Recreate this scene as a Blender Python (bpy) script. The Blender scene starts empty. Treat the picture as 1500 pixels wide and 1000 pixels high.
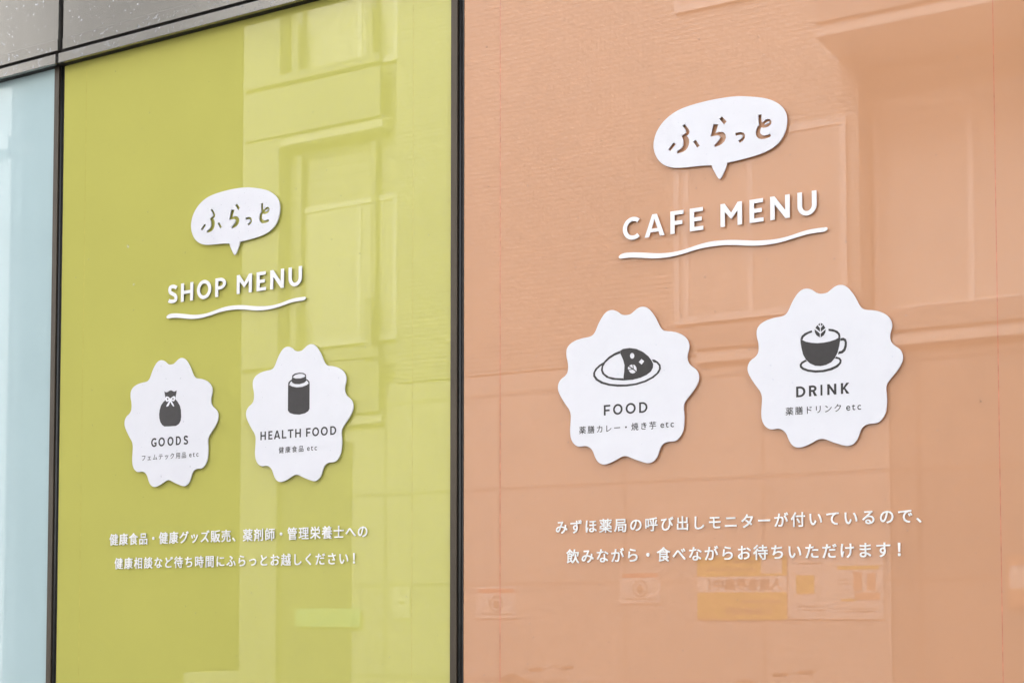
import bpy, bmesh, math, random
from mathutils import Vector, Matrix

# ------------------------------------------------------------------ camera, light, exposure
S = bpy.context.scene
COL = S.collection
R = math.radians
cam_d = bpy.data.cameras.new("camera"); cam = bpy.data.objects.new("camera", cam_d); COL.objects.link(cam)
cam_d.sensor_width = 36.0; cam_d.lens = 53.7885; cam_d.shift_x = 0.0; cam_d.shift_y = 0.19213
cam_d.clip_start = 0.05; cam_d.clip_end = 500.0
cam.location = (0.0, -2.7, 1.5)
cam.rotation_euler = (R(90 + 2.78967), 0.0, R(30.87726))
S.camera = cam
S.cycles.use_adaptive_sampling = False; S.cycles.use_denoising = True; S.cycles.denoising_prefilter = 'ACCURATE'

SUN_DIR = Vector((0.20, -0.66, -0.72)).normalized()          # the way the light travels
sun_el = math.asin(-SUN_DIR.z); sun_az = math.atan2(-SUN_DIR.x, -SUN_DIR.y)
w = bpy.data.worlds.new("World"); S.world = w; w.use_nodes = True
nt = w.node_tree; nt.nodes.clear()
sky = nt.nodes.new("ShaderNodeTexSky"); sky.sky_type = 'NISHITA'; sky.sun_disc = False
sky.sun_elevation = sun_el; sky.sun_rotation = sun_az; sky.altitude = 0; sky.air_density = 1.0; sky.dust_density = 4.0; sky.ozone_density = 1.0
hs = nt.nodes.new("ShaderNodeHueSaturation"); hs.inputs['Saturation'].default_value = 0.30      # overcast: a nearly grey sky
bg = nt.nodes.new("ShaderNodeBackground"); bg.inputs['Strength'].default_value = 0.15
wo = nt.nodes.new("ShaderNodeOutputWorld")
nt.links.new(sky.outputs[0], hs.inputs['Color']); nt.links.new(hs.outputs[0], bg.inputs[0]); nt.links.new(bg.outputs[0], wo.inputs[0])
sl = bpy.data.lights.new("sun", 'SUN'); sl.energy = 0.95; sl.angle = R(30); sl.color = (1.0, 0.965, 0.92)
so = bpy.data.objects.new("sun", sl); COL.objects.link(so)
so.rotation_euler = SUN_DIR.to_track_quat('-Z', 'Y').to_euler(); so.location = (-6, -8, 14)
S.view_settings.view_transform = 'Standard'; S.view_settings.look = 'None'
S.view_settings.exposure = 2.34; S.view_settings.gamma = 1.0; S.view_settings.use_curve_mapping = False

# ------------------------------------------------------------------ traced data (metres on the wall plane)
BADGE = [(.00038,.13314),(.00863,.13393),(.01515,.13785),(.02275,.1429),(.02923,.14534),(.03567,.14546),(.04207,.1435),(.04843,.13882),(.05369,.13261),(.05997,.12359),(.06516,.11366),(.0693,.10532),(.07346,.09969),(.07869,.09604),(.08604,.09404),(.09546,.09246),(.10588,.08933),(.11519,.08467),(.12239,.0788),(.12687,.07218),(.12926,.06476),(.12896,.0576),(.12724,.0516),(.12571,.04558),(.12563,.0384),(.12762,.03206),(.13168,.02656),(.13821,.02147),(.14391,.01625),(.14711,.00984),(.14826,.00361),(.14756,-.00348),(.14439,-.01097),(.13978,-.01815),(.13351,-.02582),(.12724,-.03248),(.122,-.0387),(.11841,-.04457),(.11727,-.05269),(.118,-.06094),(.1185,-.07122),(.11796,-.08142),(.1166,-.09156),(.1136,-.09955),(.10875,-.1064),(.10245,-.11153),(.09514,-.11311),(.08678,-.1132),(.07942,-.11479),(.07414,-.11796),(.0703,-.12246),(.0677,-.12849),(.06509,-.13556),(.06122,-.14256),(.05587,-.14783),(.04949,-.15057),(.04312,-.15083),(.03569,-.14917),(.02718,-.14619),(.01865,-.14321),(.01009,-.1396),(.00366,-.13672),(-.00237,-.13532),(-.0093,-.13575),(-.01584,-.13809),(-.02349,-.14184),(-.03225,-.14554),(-.04103,-.1482),(-.04872,-.14883),(-.05574,-.14696),(-.06144,-.14284),(-.0658,-.13668),(-.06884,-.13016),(-.07166,-.12322),(-.07494,-.11837),(-.07979,-.11426),(-.086,-.11175),(-.09269,-.11134),(-.09941,-.11177),(-.10568,-.11074),(-.11172,-.10696),(-.11617,-.10177),(-.1195,-.09472),(-.12101,-.08714),(-.12139,-.0775),(-.12062,-.06686),(-.11985,-.05621),(-.12001,-.04871),(-.12177,-.04216),(-.12466,-.03659),(-.13026,-.0293),(-.13655,-.02023),(-.14261,-.01051),(-.14665,-.00222),(-.14819,.00501),(-.14722,.01247),(-.14398,.01866),(-.13938,.02301),(-.13435,.02602),(-.12977,.02993),(-.12678,.03482),(-.12559,.04181),(-.12575,.04943),(-.12683,.05641),(-.12859,.06303),(-.12944,.07064),(-.12846,.07915),(-.12478,.08526),(-.11907,.09008),(-.10999,.09413),(-.10096,.09645),(-.09084,.09801),(-.08076,.09872),(-.07293,.10092),(-.068,.10532),(-.06439,.11135),(-.06054,.11947),(-.05603,.12752),(-.05042,.13543),(-.04484,.14121),(-.03819,.14495),(-.03159,.14592),(-.02502,.14478),(-.01848,.14152),(-.01198,.13659),(-.00548,.13377)]
FOOD_ICON = {'plate':[[(-.05,.04944),(-.06031,.04455),(-.06937,.03761),(-.07393,.02933),(-.07373,.02258),(-.06793,.01444),(-.05614,.0068),(-.03905,.00128),(-.01993,-.00209),(.00117,-.00332),(.02214,-.00208),(.04297,.00235),(.05955,.00914),(.07091,.01762),(.07547,.02569),(.07448,.03328),(.06897,.03994),(.06179,.04468),(.05601,.04555),(.05888,.04004),(.06587,.03776),(.07099,.03169),(.07095,.02512),(.06577,.01804),(.05543,.01135),(.03987,.00542),(.02007,.00148),(-.00091,.00064),(-.01991,.0021),(-.0369,.00493),(-.05184,.00992),(-.06362,.01659),(-.06941,.02416),(-.0694,.02992),(-.06464,.03626),(-.0571,.04178),(-.05216,.04387)]],'rice':[[(-.01373,.06867),(-.02605,.06517),(-.03885,.05902),(-.04849,.05123),(-.05452,.0431),(-.05648,.03367),(-.0535,.02576),(-.04433,.01775),(-.03049,.01245),(-.00636,.00904),(-.00634,.01341),(-.02411,.01538),(-.03898,.01924),(-.04857,.02632),(-.05219,.03332),(-.05131,.04054),(-.04636,.04779),(-.03673,.05501),(-.02606,.06021),(-.01354,.06351)]],'curry':[[(-.01331,.06901),(-.00695,.07188),(.00779,.07247),(.02245,.06926),(.03702,.06192),(.04839,.05243),(.05456,.04436),(.05865,.03648),(.058,.02901),(.05342,.02186),(.04407,.01602),(.03054,.01144),(.01382,.00897),(-.00615,.00902),(-.00612,.01624),(-.0046,.02753),(-.00392,.03888),(-.00662,.04957),(-.01312,.06347)],[(.01779,.05602),(.01755,.05429),(.01686,.05276),(.01579,.05159),(.01444,.0509),(.01295,.05075),(.01146,.05116),(.01012,.05208),(.00906,.05343),(.00838,.05508),(.00815,.05686),(.00839,.0586),(.00909,.06013),(.01016,.06129),(.01151,.06198),(.013,.06213),(.01449,.06172),(.01583,.0608),(.01689,.05945),(.01756,.0578)],[(.03321,.04864),(.03922,.04359),(.03358,.03726),(.02735,.04289)],[(.00618,.03728),(.01059,.039),(.01332,.03934),(.01475,.03126)],[(.01521,.03918),(.01918,.03714),(.02229,.03215),(.02268,.02493),(.01642,.02998)],[(.00428,.03592),(.01224,.03052),(.00426,.03022),(.00321,.03221)],[(.00488,.02865),(.01412,.02922),(.02058,.02396),(.01764,.02193),(.01345,.02132),(.00885,.02321)]]}
DRINK_ICON = {'cup':[[(-.03887,.05045),(-.03275,.04692),(-.02256,.04402),(-.01037,.04212),(.00179,.042),(.01391,.04324),(.02399,.04564),(.02902,.04791),(.03364,.04962),(.03297,.04286),(.03127,.03326),(.02814,.02184),(.02262,.01158),(.01552,.00438),(.0054,.00034),(-.00472,-.00078),(-.01485,.00066),(-.02498,.00583),(-.03267,.01338),(-.0381,.02371),(-.04106,.03582),(-.04261,.04585),(-.04296,.0526)]],'rim':[[(-.04295,.053),(-.04043,.0585),(-.03465,.0629),(-.02643,.06567),(-.0207,.0669),(-.02013,.0631),(-.02647,.06173),(-.03264,.05876),(-.03718,.05523),(-.03866,.05082)],[(.01114,.0668),(.02018,.06516),(.02816,.06126),(.03271,.05595),(.03365,.05001),(.02923,.04828),(.03007,.05191),(.0281,.05561),(.02313,.0594),(.01713,.06153),(.0113,.06287)]],'handle':[[(.03381,.04688),(.03902,.04776),(.04397,.04477),(.04589,.03875),(.04541,.03102),(.04274,.02347),(.03771,.01944),(.0285,.0181),(.03036,.0232),(.03576,.02409),(.0394,.02766),(.04146,.03429),(.04152,.04013),(.03896,.0427),(.03337,.04243)]],'saucer':[[(-.03349,.01345),(-.04131,.01017),(-.04485,.00553),(-.04449,.00016),(-.0394,-.0048),(-.02921,-.00918),(-.01498,-.0121),(.00123,-.01243),(.01738,-.01004),(.02845,-.00549),(.03451,.00083),(.03558,.00658),(.03263,.01131),(.02526,.01428),(.02282,.01098),(.02961,.00903),(.03197,.00591),(.03053,.00213),(.02448,-.00223),(.0134,-.00619),(-.00075,-.00836),(-.01493,-.00778),(-.02815,-.00513),(-.03732,-.00102),(-.04097,.00264),(-.03971,.00608),(-.03415,.00916),(-.03045,.01003)]],'leaf':[[(-.0088,.07619),(-.00512,.07898),(-.00517,.07387)],[(-.00329,.07919),(.00113,.07582),(-.00295,.07326)],[(-.01374,.07077),(-.01003,.07572),(-.00521,.06955),(-.00528,.06288)],[(.00531,.06893),(.00173,.07497),(-.00339,.06957),(-.00346,.0627)],[(-.01539,.06856),(-.00552,.05975),(-.00559,.05249),(-.01184,.05701),(-.01484,.0626)],[(.00589,.06633),(-.0037,.05919),(-.00377,.05232),(.00214,.0557),(.00522,.0607)]]}
HEALTH_ICON = {'jar':[[(-.02584,.06391),(-.01784,.05995),(-.00458,.05685),(.01123,.0569),(.02433,.06006),(.02902,.06282),(.03214,.06403),(.03209,.00589),(.02874,.00093),(.01961,-.00323),(.00387,-.0053),(-.01198,-.00361),(-.02394,.00033),(-.02957,.00594),(-.02958,.06546)],[(-.02958,.06588),(-.02803,.07079),(-.02195,.07451),(-.01878,.07594),(-.01874,.07216),(-.02376,.06941),(-.02584,.06433)],[(.02212,.07418),(.02817,.07058),(.0316,.06615),(.03214,.06445),(.02875,.06326),(.02741,.06689),(.02425,.06985),(.02214,.07064)]],'cap':[[(-.01829,.08093),(-.01536,.07986),(-.0074,.07713),(.0058,.07651),(.01631,.07818),(.01918,.08045),(.02206,.08064),(.0219,.06899),(.01642,.06567),(.00328,.06356),(-.00993,.06478),(-.01738,.06829),(-.01927,.07221)],[(-.0183,.08135),(-.01753,.08506),(-.01014,.08865),(.00306,.08967),(.01492,.08767),(.02098,.08405),(.02206,.08105),(.01917,.08087),(.01679,.08398),(.01099,.08611),(.00176,.08706),(-.00879,.08561),(-.01459,.08231),(-.01537,.08028)]]}
GOODS_ICON = {'pouch':[[(-.01935,.07459),(-.01448,.07152),(-.00845,.07198),(-.00319,.07429),(.00161,.07519),(.00596,.0736),(.012,.07081),(.01557,.07198),(.01986,.07346),(.01922,.06812),(.01695,.05932),(.01536,.05369),(.02312,.04632),(.03041,.03685),(.03414,.02585),(.03508,.00988),(.03377,.00102),(.02864,-.00669),(.01916,-.01093),(-2e-05,-.0108),(-.01809,-.01002),(-.02541,-.00596),(-.03158,.00165),(-.03463,.01087),(-.03549,.01977),(-.03395,.03051),(-.02975,.04105),(-.0226,.04867),(-.01445,.05368),(-.01675,.06177)]],'bow':[[(.00021,.05604),(-.00587,.06008),(-.01191,.06142),(-.01501,.05894),(-.01492,.05263),(-.01173,.0488),(-.00571,.04927),(-.00213,.05135),(-.0123,.03893),(-.00986,.03696),(-.00436,.03928),(.00034,.04704),(.00524,.0404),(.0101,.03611),(.01247,.03774),(.00341,.05096),(.0051,.04994),(.01113,.04807),(.01467,.05141),(.0153,.05764),(.01215,.06057),(.00618,.05866)],[(-.01066,.05809),(-.00459,.05513),(-.01008,.05192)],[(.01052,.05709),(.00432,.05449),(.0106,.05116)]]}
TITLES = {'goods':(-.057,.0209,[('G',-.0604,-.0428),('O',-.0368,-.0162),('O',-.0078,.0115),('D',.0191,.0353),('S',.0436,.0578)]),'health':(-.0565,.0193,[('H',-.1092,-.0931),('E',-.0859,-.0739),('A',-.0696,-.0512),('L',-.0464,-.0334),('T',-.0292,-.0134),('H',-.0082,.0082),('F',.0229,.0356),('O',.0403,.0594),('O',.0645,.0839),('D',.0908,.1074)]),'food':(-.0576,.0207,[('F',-.0502,-.0359),('O',-.0296,-.0086),('O',-.0017,.0202),('D',.0278,.0458)]),'drink':(-.0553,.0199,[('D',-.0522,-.0342),('R',-.0274,-.0118),('I',-.0052,-.0016),('N',.0077,.0249),('K',.0335,.0495)])}
CAPTIONS = {'goods':(-.0845,.01852,-.0817,.01578,[.061,.0911]),'health':(-.0479,.01899,-.0823,.01559,[.0254,.0543]),'food':(-.0984,.01943,-.0837,.01657,[.0729,.1027]),'drink':(-.0655,.01859,-.0801,.01633,[.0424,.0714])}
HEADS = {'cafe':(2.2377,.0445,[('C',-1.3543,-1.3166),('A',-1.3065,-1.2632),('F',-1.2507,-1.2225),('E',-1.2094,-1.1811),('M',-1.1453,-1.1012),('E',-1.0859,-1.0579),('N',-1.0444,-1.0056),('U',-.9906,-.9533)]),'shop':(2.2388,.0441,[('S',-2.5711,-2.5408),('H',-2.5294,-2.491),('O',-2.4788,-2.4346),('P',-2.4218,-2.389),('M',-2.356,-2.3105),('E',-2.2963,-2.2689),('N',-2.2559,-2.216),('U',-2.2024,-2.1641)])}
UNDERLINE = [(-.22516,.00357),(-.22187,.00695),(-.21641,.00909),(-.20733,.00979),(-.19288,.00868),(-.17492,.00616),(-.15707,.00301),(-.13933,.0002),(-.12345,-.00108),(-.1059,-.00128),(-.08845,.00013),(-.07109,.00313),(-.05383,.00643),(-.03667,.00876),(-.01963,.00948),(-.00608,.00889),(.00656,.00809),(.01915,.00681),(.03251,.00481),(.0458,.00251),(.06068,.00016),(.07713,-.00144),(.09349,-.00241),(.10814,-.00224),(.12272,-.00114),(.13724,.00118),(.15169,.00412),(.16606,.00642),(.17876,.00739),(.18982,.00748),(.19926,.00732),(.20397,.00701),(.20583,.00509),(.20517,.00212),(.20154,-1e-05),(.19603,-.00098),(.18658,-.00084),(.17551,-.00095),(.16279,-.00193),(.15001,-.004),(.13395,-.00675),(.11779,-.00936),(.10156,-.01075),(.08524,-.0112),(.06883,-.01041),(.05399,-.00888),(.03908,-.00656),(.02409,-.00391),(.01069,-.00224),(-.00108,-.00093),(-.01461,-.00068),(-.0265,-.00047),(-.04358,-.00123),(-.06077,-.00311),(-.07807,-.00628),(-.09546,-.00867),(-.1112,-.01016),(-.12702,-.0102),(-.14292,-.00942),(-.1589,-.00734),(-.17497,-.00444),(-.19112,-.00201),(-.20556,-.00076),(-.21645,-.00077),(-.22336,6e-05)]
UL_POS = {'cafe':(-1.1386,2.2032,1.0),'shop':(-2.3544,2.2041,.9809)}
BUBBLE_POS = {'cafe':(-1.139,2.3966,1.0,1.0),'shop':(-2.3552,2.3963,.977,.997)}
BUBBLE = {'arc_a':[(-.02383,-.03618),(-.04318,-.03417),(-.06327,-.033),(-.0835,-.03183),(-.09979,-.02993),(-.1141,-.02569),(-.12537,-.01943),(-.13462,-.0108),(-.14181,.00078),(-.14569,.01282),(-.14647,.02343),(-.14517,.03276),(-.14159,.04363),(-.13428,.05578),(-.12389,.06643),(-.11046,.07558),(-.09506,.08245),(-.07873,.08628),(-.06049,.08879),(-.04035,.09038),(-.02036,.09122),(-.00052,.09111),(.01722,.09024),(.03289,.0886),(.04652,.08602),(.06008,.0829),(.07549,.07891),(.09081,.07366),(.10412,.06676),(.11545,.05839),(.12295,.0498),(.1276,.04081),(.12977,.03134),(.12968,.02135),(.12789,.01073),(.1244,.0013),(.11768,-.00945),(.10908,-.01719),(.09761,-.02358),(.08227,-.02849),(.06494,-.03166),(.04557,-.03382),(.02607,-.03544),(.00881,-.03613)],'tail':[(.00539,-.04618),(.00139,-.05485),(-.00261,-.06168),(-.00559,-.06459),(-.00718,-.06547),(-.00953,-.06345),(-.01306,-.05828),(-.01737,-.05019),(-.02089,-.04315)]}
HIRA = [[(-.11455,.00867),(-.10321,.02014),(-.09914,.01694),(-.11046,.00585)],[(-.08345,.0505),(-.08008,.05296),(-.07535,.0468),(-.07183,.04198),(-.06973,.03692),(-.07077,.03286),(-.07342,.03093),(-.07647,.02954),(-.07294,.02567),(-.07084,.02109),(-.07068,.01542),(-.07202,.00999),(-.07459,.00521),(-.07815,.00201),(-.08375,-.00042),(-.08986,-.00116),(-.09618,-.00178),(-.09514,.00278),(-.08983,.0045),(-.08523,.00755),(-.08266,.01167),(-.08212,.01725),(-.0826,.02298),(-.0841,.027),(-.08581,.0303),(-.08356,.0321),(-.07898,.03372),(-.07643,.03566),(-.07611,.03844),(-.0774,.04195),(-.07992,.04614)],[(-.06117,.01625),(-.05663,.01806),(-.04836,.00529),(-.0529,.00339)],[(-.01871,.0427),(-.00939,.04115),(-.01525,.02533),(-.00692,.02583),(.00097,.02343),(.00527,.01864),(.00602,.01257),(.00321,.00652),(-.00215,.00235),(-.00809,.00013),(-.01663,-.00131),(-.0176,.00183),(-.01142,.00625),(-.00663,.01107),(-.00462,.0154),(-.00598,.0186),(-.01053,.02046),(-.01688,.02055),(-.02484,.01998)],[(-.00634,.05183),(-.00177,.05479),(.00762,.04353),(.00345,.03939)],[(.02609,.01822),(.03625,.01805),(.04207,.01599),(.04515,.01143),(.04492,.0063),(.04157,.00185),(.03512,-.00118),(.03222,.00243),(.0381,.00518),(.04104,.00877),(.04068,.01215),(.03777,.01392),(.03232,.01425),(.02723,.01341)],[(.07312,.04534),(.07889,.04515),(.07833,.03777),(.07894,.03216),(.08015,.0292),(.08428,.03127),(.088,.03379),(.09251,.03405),(.09619,.03242),(.09861,.02888),(.09817,.02503),(.0961,.02263),(.0924,.0205),(.08788,.01967),(.08336,.01979),(.07819,.02127),(.0766,.0176),(.07565,.01225),(.07628,.009),(.07954,.00571),(.08446,.00335),(.08938,.00373),(.09595,.00486),(.09755,.00099),(.09262,-.00072),(.08606,-.00162),(.07948,-.00135),(.07374,.00091),(.06965,.00496),(.06803,.00955),(.0679,.0139),(.06894,.01886),(.07145,.02317),(.07494,.0259),(.07366,.03147),(.07322,.03784)],[(.08399,.02519),(.08713,.02804),(.09207,.02997),(.09494,.02988),(.09492,.02792),(.09244,.02598),(.08833,.0247),(.08464,.02453)]]
LINES = {'g1':(-2.7423,.03259,1.6785,.03098),'g2':(-2.7248,.03241,1.6202,.02996),'o1':(-1.4961,.03335,1.6731,.03004),'o2':(-1.4703,.03336,1.6138,.03095)}
ORG = {'goods':(-2.5579,1.9543,1.01,1.029),'health':(-2.1704,1.9506,1.032,1.039),'food':(-1.3468,1.9496,1.046,1.042),'drink':(-.9435,1.9544,1.0,1.0)}
GREEN = (0.535, 0.512, 0.130)
ORANGE = (0.590, 0.302, 0.164)
BLUE = (0.475, 0.615, 0.64)
SEAM_O = (0.60, 0.225, 0.135)
SEAM_G = (0.54, 0.49, 0.123)


# ------------------------------------------------------------------ materials
def srgb(r, g, b):
    f = lambda c: (c/255/12.92) if c/255 <= 0.04045 else ((c/255+0.055)/1.055)**2.4
    return (f(r), f(g), f(b), 1.0)

def mat(name, col, rough=0.5, metal=0.0, spec=0.5, var=0.0, scale=8.0, bump=0.0, bscale=60.0, stretch=None, trans=0.0, ior=1.5):
    m = bpy.data.materials.new(name); m.use_nodes = True
    n = m.node_tree; p = n.nodes["Principled BSDF"]
    p.inputs['Base Color'].default_value = col if len(col) == 4 else (*col, 1)
    p.inputs['Roughness'].default_value = rough; p.inputs['Metallic'].default_value = metal
    p.inputs['Specular IOR Level'].default_value = spec; p.inputs['IOR'].default_value = ior
    p.inputs['Transmission Weight'].default_value = trans
    tc = n.nodes.new("ShaderNodeTexCoord")
    vec = tc.outputs['Object']
    if stretch:
        mp = n.nodes.new("ShaderNodeMapping"); mp.inputs['Scale'].default_value = stretch
        n.links.new(vec, mp.inputs[0]); vec = mp.outputs[0]
    if var > 0:
        nz = n.nodes.new("ShaderNodeTexNoise"); nz.inputs['Scale'].default_value = scale; nz.inputs['Detail'].default_value = 6
        n.links.new(vec, nz.inputs['Vector'])
        mr = n.nodes.new("ShaderNodeMapRange"); mr.inputs['From Min'].default_value = 0.25; mr.inputs['From Max'].default_value = 0.75
        mr.inputs['To Min'].default_value = 1-var; mr.inputs['To Max'].default_value = 1+var
        n.links.new(nz.outputs['Fac'], mr.inputs['Value'])
        mx = n.nodes.new("ShaderNodeMix"); mx.data_type = 'RGBA'; mx.blend_type = 'MULTIPLY'; mx.inputs['Factor'].default_value = 1
        mx.inputs['A'].default_value = p.inputs['Base Color'].default_value
        n.links.new(mr.outputs[0], mx.inputs['B']); n.links.new(mx.outputs['Result'], p.inputs['Base Color'])
    if bump > 0:
        nb = n.nodes.new("ShaderNodeTexNoise"); nb.inputs['Scale'].default_value = bscale; nb.inputs['Detail'].default_value = 4
        n.links.new(vec, nb.inputs['Vector'])
        bp = n.nodes.new("ShaderNodeBump"); bp.inputs['Strength'].default_value = 1.0; bp.inputs['Distance'].default_value = bump
        n.links.new(nb.outputs['Fac'], bp.inputs['Height']); n.links.new(bp.outputs[0], p.inputs['Normal'])
    return m

def tile_mat(name, col, mortar, bw, bh, ms, rough=0.35, off=0.5):
    m = bpy.data.materials.new(name); m.use_nodes = True
    n = m.node_tree; p = n.nodes["Principled BSDF"]; p.inputs['Roughness'].default_value = rough
    tc = n.nodes.new("ShaderNodeTexCoord"); sx = n.nodes.new("ShaderNodeSeparateXYZ"); cb = n.nodes.new("ShaderNodeCombineXYZ")
    ad = n.nodes.new("ShaderNodeMath"); ad.operation = 'ADD'
    n.links.new(tc.outputs['Object'], sx.inputs[0]); n.links.new(sx.outputs['X'], ad.inputs[0]); n.links.new(sx.outputs['Y'], ad.inputs[1])
    n.links.new(ad.outputs[0], cb.inputs['X']); n.links.new(sx.outputs['Z'], cb.inputs['Y'])
    b = n.nodes.new("ShaderNodeTexBrick"); b.inputs['Color1'].default_value = (*col, 1); b.inputs['Color2'].default_value = (*[c*0.93 for c in col], 1)
    b.inputs['Mortar'].default_value = (*mortar, 1); b.inputs['Scale'].default_value = 1; b.inputs['Brick Width'].default_value = bw
    b.inputs['Row Height'].default_value = bh; b.inputs['Mortar Size'].default_value = ms; b.offset = off
    n.links.new(cb.outputs[0], b.inputs['Vector']); n.links.new(b.outputs['Color'], p.inputs['Base Color'])
    return m

M = {}
M['green'] = mat('lime_film_glass', GREEN, 0.0, spec=0.58, var=0.028, scale=4.0, bump=0.000010, bscale=4.0)
M['orange'] = mat('apricot_film_glass', ORANGE, 0.0, spec=0.58, var=0.028, scale=4.0, bump=0.000010, bscale=4.0)
M['blue'] = mat('pale_blue_film_glass', BLUE, 0.0, spec=0.58, var=0.028, scale=4.0, bump=0.000010, bscale=4.0)
M['seam_o'] = mat('film_seam_red', SEAM_O, 0.05, var=0.25, scale=60)
M['seam_g'] = mat('film_seam_ochre', SEAM_G, 0.05, var=0.15, scale=60)
M['bronze'] = mat('bronze_anodised', (0.070, 0.055, 0.040), 0.38, metal=0.35, var=0.18, scale=14, stretch=(6, 6, 0.6))
M['rubber'] = mat('black_rubber', (0.018, 0.018, 0.018), 0.30, var=0.3, scale=40)
M['joint'] = mat('joint_black', (0.012, 0.009, 0.007), 0.7)
M['alu'] = mat('aluminium_composite', (0.30, 0.285, 0.26), 0.24, metal=0.75, var=0.03, scale=5, stretch=(3, 3, 0.5), bump=0.0002, bscale=3.0)
M['board'] = mat('white_board', (0.80, 0.80, 0.85), 0.13, spec=0.35, var=0.012, scale=30, bump=0.00012, bscale=220)
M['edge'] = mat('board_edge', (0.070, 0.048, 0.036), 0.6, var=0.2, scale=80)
M['pad'] = mat('foam_pad', (0.05, 0.04, 0.035), 0.9)
M['white'] = mat('white_acrylic', (0.90, 0.895, 0.905), 0.22, spec=0.4, var=0.01, scale=30)
M['vinyl'] = mat('white_cut_letters', (0.93, 0.92, 0.905), 0.3, var=0.01, scale=60)
M['ink'] = mat('charcoal_ink', (0.034, 0.030, 0.032), 0.5, var=0.12, scale=90)
M['bowink'] = mat('white_ink', (0.85, 0.85, 0.91), 0.3)
M['drop'] = mat('rain_water', (0.95, 0.97, 1.0), 0.0, trans=1.0, ior=1.33)
M['drop_glint'] = mat('rain_painted_glint', (0.95, 0.95, 0.95), 0.02, trans=0.45, ior=1.33)  # part-white body stands in for the sky glint on these drops
M['asphalt'] = mat('asphalt', (0.05, 0.05, 0.052), 0.55, var=0.35, scale=120, bump=0.003, bscale=160)
M['pave'] = tile_mat('paving', (0.26, 0.25, 0.235), (0.14, 0.135, 0.13), 0.3, 0.3, 0.006, 0.6, 0.0)
M['kerb'] = mat('kerb_concrete', (0.32, 0.31, 0.29), 0.8, var=0.15, scale=20)
M['paint'] = mat('road_paint', (0.72, 0.72, 0.70), 0.6, var=0.1, scale=30)
M['plinth'] = mat('dark_stone', (0.11, 0.105, 0.10), 0.3, var=0.25, scale=50)
M['tile'] = tile_mat('small_wall_tiles', (0.64, 0.63, 0.60), (0.28, 0.27, 0.255), 0.095, 0.045, 0.006)
M['dimmed_wall'] = tile_mat('reflection_dimming_wall', (0.36, 0.35, 0.335), (0.24, 0.23, 0.225), 1.31, 0.885, 0.02, 0.6, 0.0)  # same panels in a darker tone, only to weaken the mirrored image
M['shaded_siding'] = tile_mat('siding_with_balcony_shade', (0.54, 0.53, 0.51), (0.36, 0.35, 0.34), 4.0, 0.11, 0.008)  # lined siding, its darker tone carrying the balcony's shade
M['dark_sheet'] = mat('added_dark_sheet', (0.16, 0.16, 0.165), 0.5)  # tone of the added sheet that darkens the reflection
M['panelwall'] = tile_mat('concrete_panels', (0.62, 0.605, 0.585), (0.41, 0.40, 0.39), 1.31, 0.885, 0.02, 0.6, 0.0)
M['balc'] = mat('white_balcony', (0.42, 0.42, 0.415), 0.5, var=0.04, scale=6)
M['soffit'] = mat('grey_soffit', (0.78, 0.77, 0.75), 0.8, var=0.05)
M['frame'] = mat('white_window_frame', (0.86, 0.86, 0.86), 0.35)
M['glass'] = mat('curtained_window', (0.66, 0.65, 0.63), 0.08)
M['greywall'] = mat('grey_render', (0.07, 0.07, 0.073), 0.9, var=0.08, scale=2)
M['palewall'] = mat('pale_render', (0.62, 0.62, 0.61), 0.85, var=0.05, scale=2)
M['poster_w'] = mat('poster_white', (0.84, 0.84, 0.84), 0.4)
M['poster_y'] = mat('poster_yellow', (0.78, 0.58, 0.05), 0.4)
M['poster_g'] = mat('poster_green', (0.38, 0.70, 0.48), 0.4)
M['poster_r'] = mat('poster_red', (0.78, 0.30, 0.22), 0.4)
M['poster_k'] = mat('poster_ink', (0.14, 0.13, 0.13), 0.5)
M['poster_s'] = mat('poster_peach', (0.72, 0.42, 0.28), 0.5)
M['tyre'] = mat('tyre', (0.02, 0.02, 0.02), 0.8)
M['steel'] = mat('bright_steel', (0.85, 0.85, 0.85), 0.35, metal=0.5)
M['bikep'] = mat('bicycle_paint', (0.35, 0.36, 0.38), 0.25)
M['brownp'] = mat('bicycle_brown', (0.10, 0.055, 0.035), 0.4)

# ------------------------------------------------------------------ helpers
def tag(o, label=None, cat=None, group=None, kind=None):
    if label: o['label'] = label
    if cat: o['category'] = cat
    if group: o['group'] = group
    if kind: o['kind'] = kind
    return o

def empty(name, loc, label=None, cat=None, group=None, rz=0.0):
    o = bpy.data.objects.new(name, None); COL.objects.link(o); o.location = loc; o.rotation_euler = (0, 0, rz)
    o.empty_display_size = 0.05
    return tag(o, label, cat, group)

def obj(name, me, mats, parent=None):
    o = bpy.data.objects.new(name, me); COL.objects.link(o)
    me.materials.clear()
    for m in (mats if isinstance(mats, (list, tuple)) else [mats]): me.materials.append(m)
    if parent: o.parent = parent
    me.name = name
    return o

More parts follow.
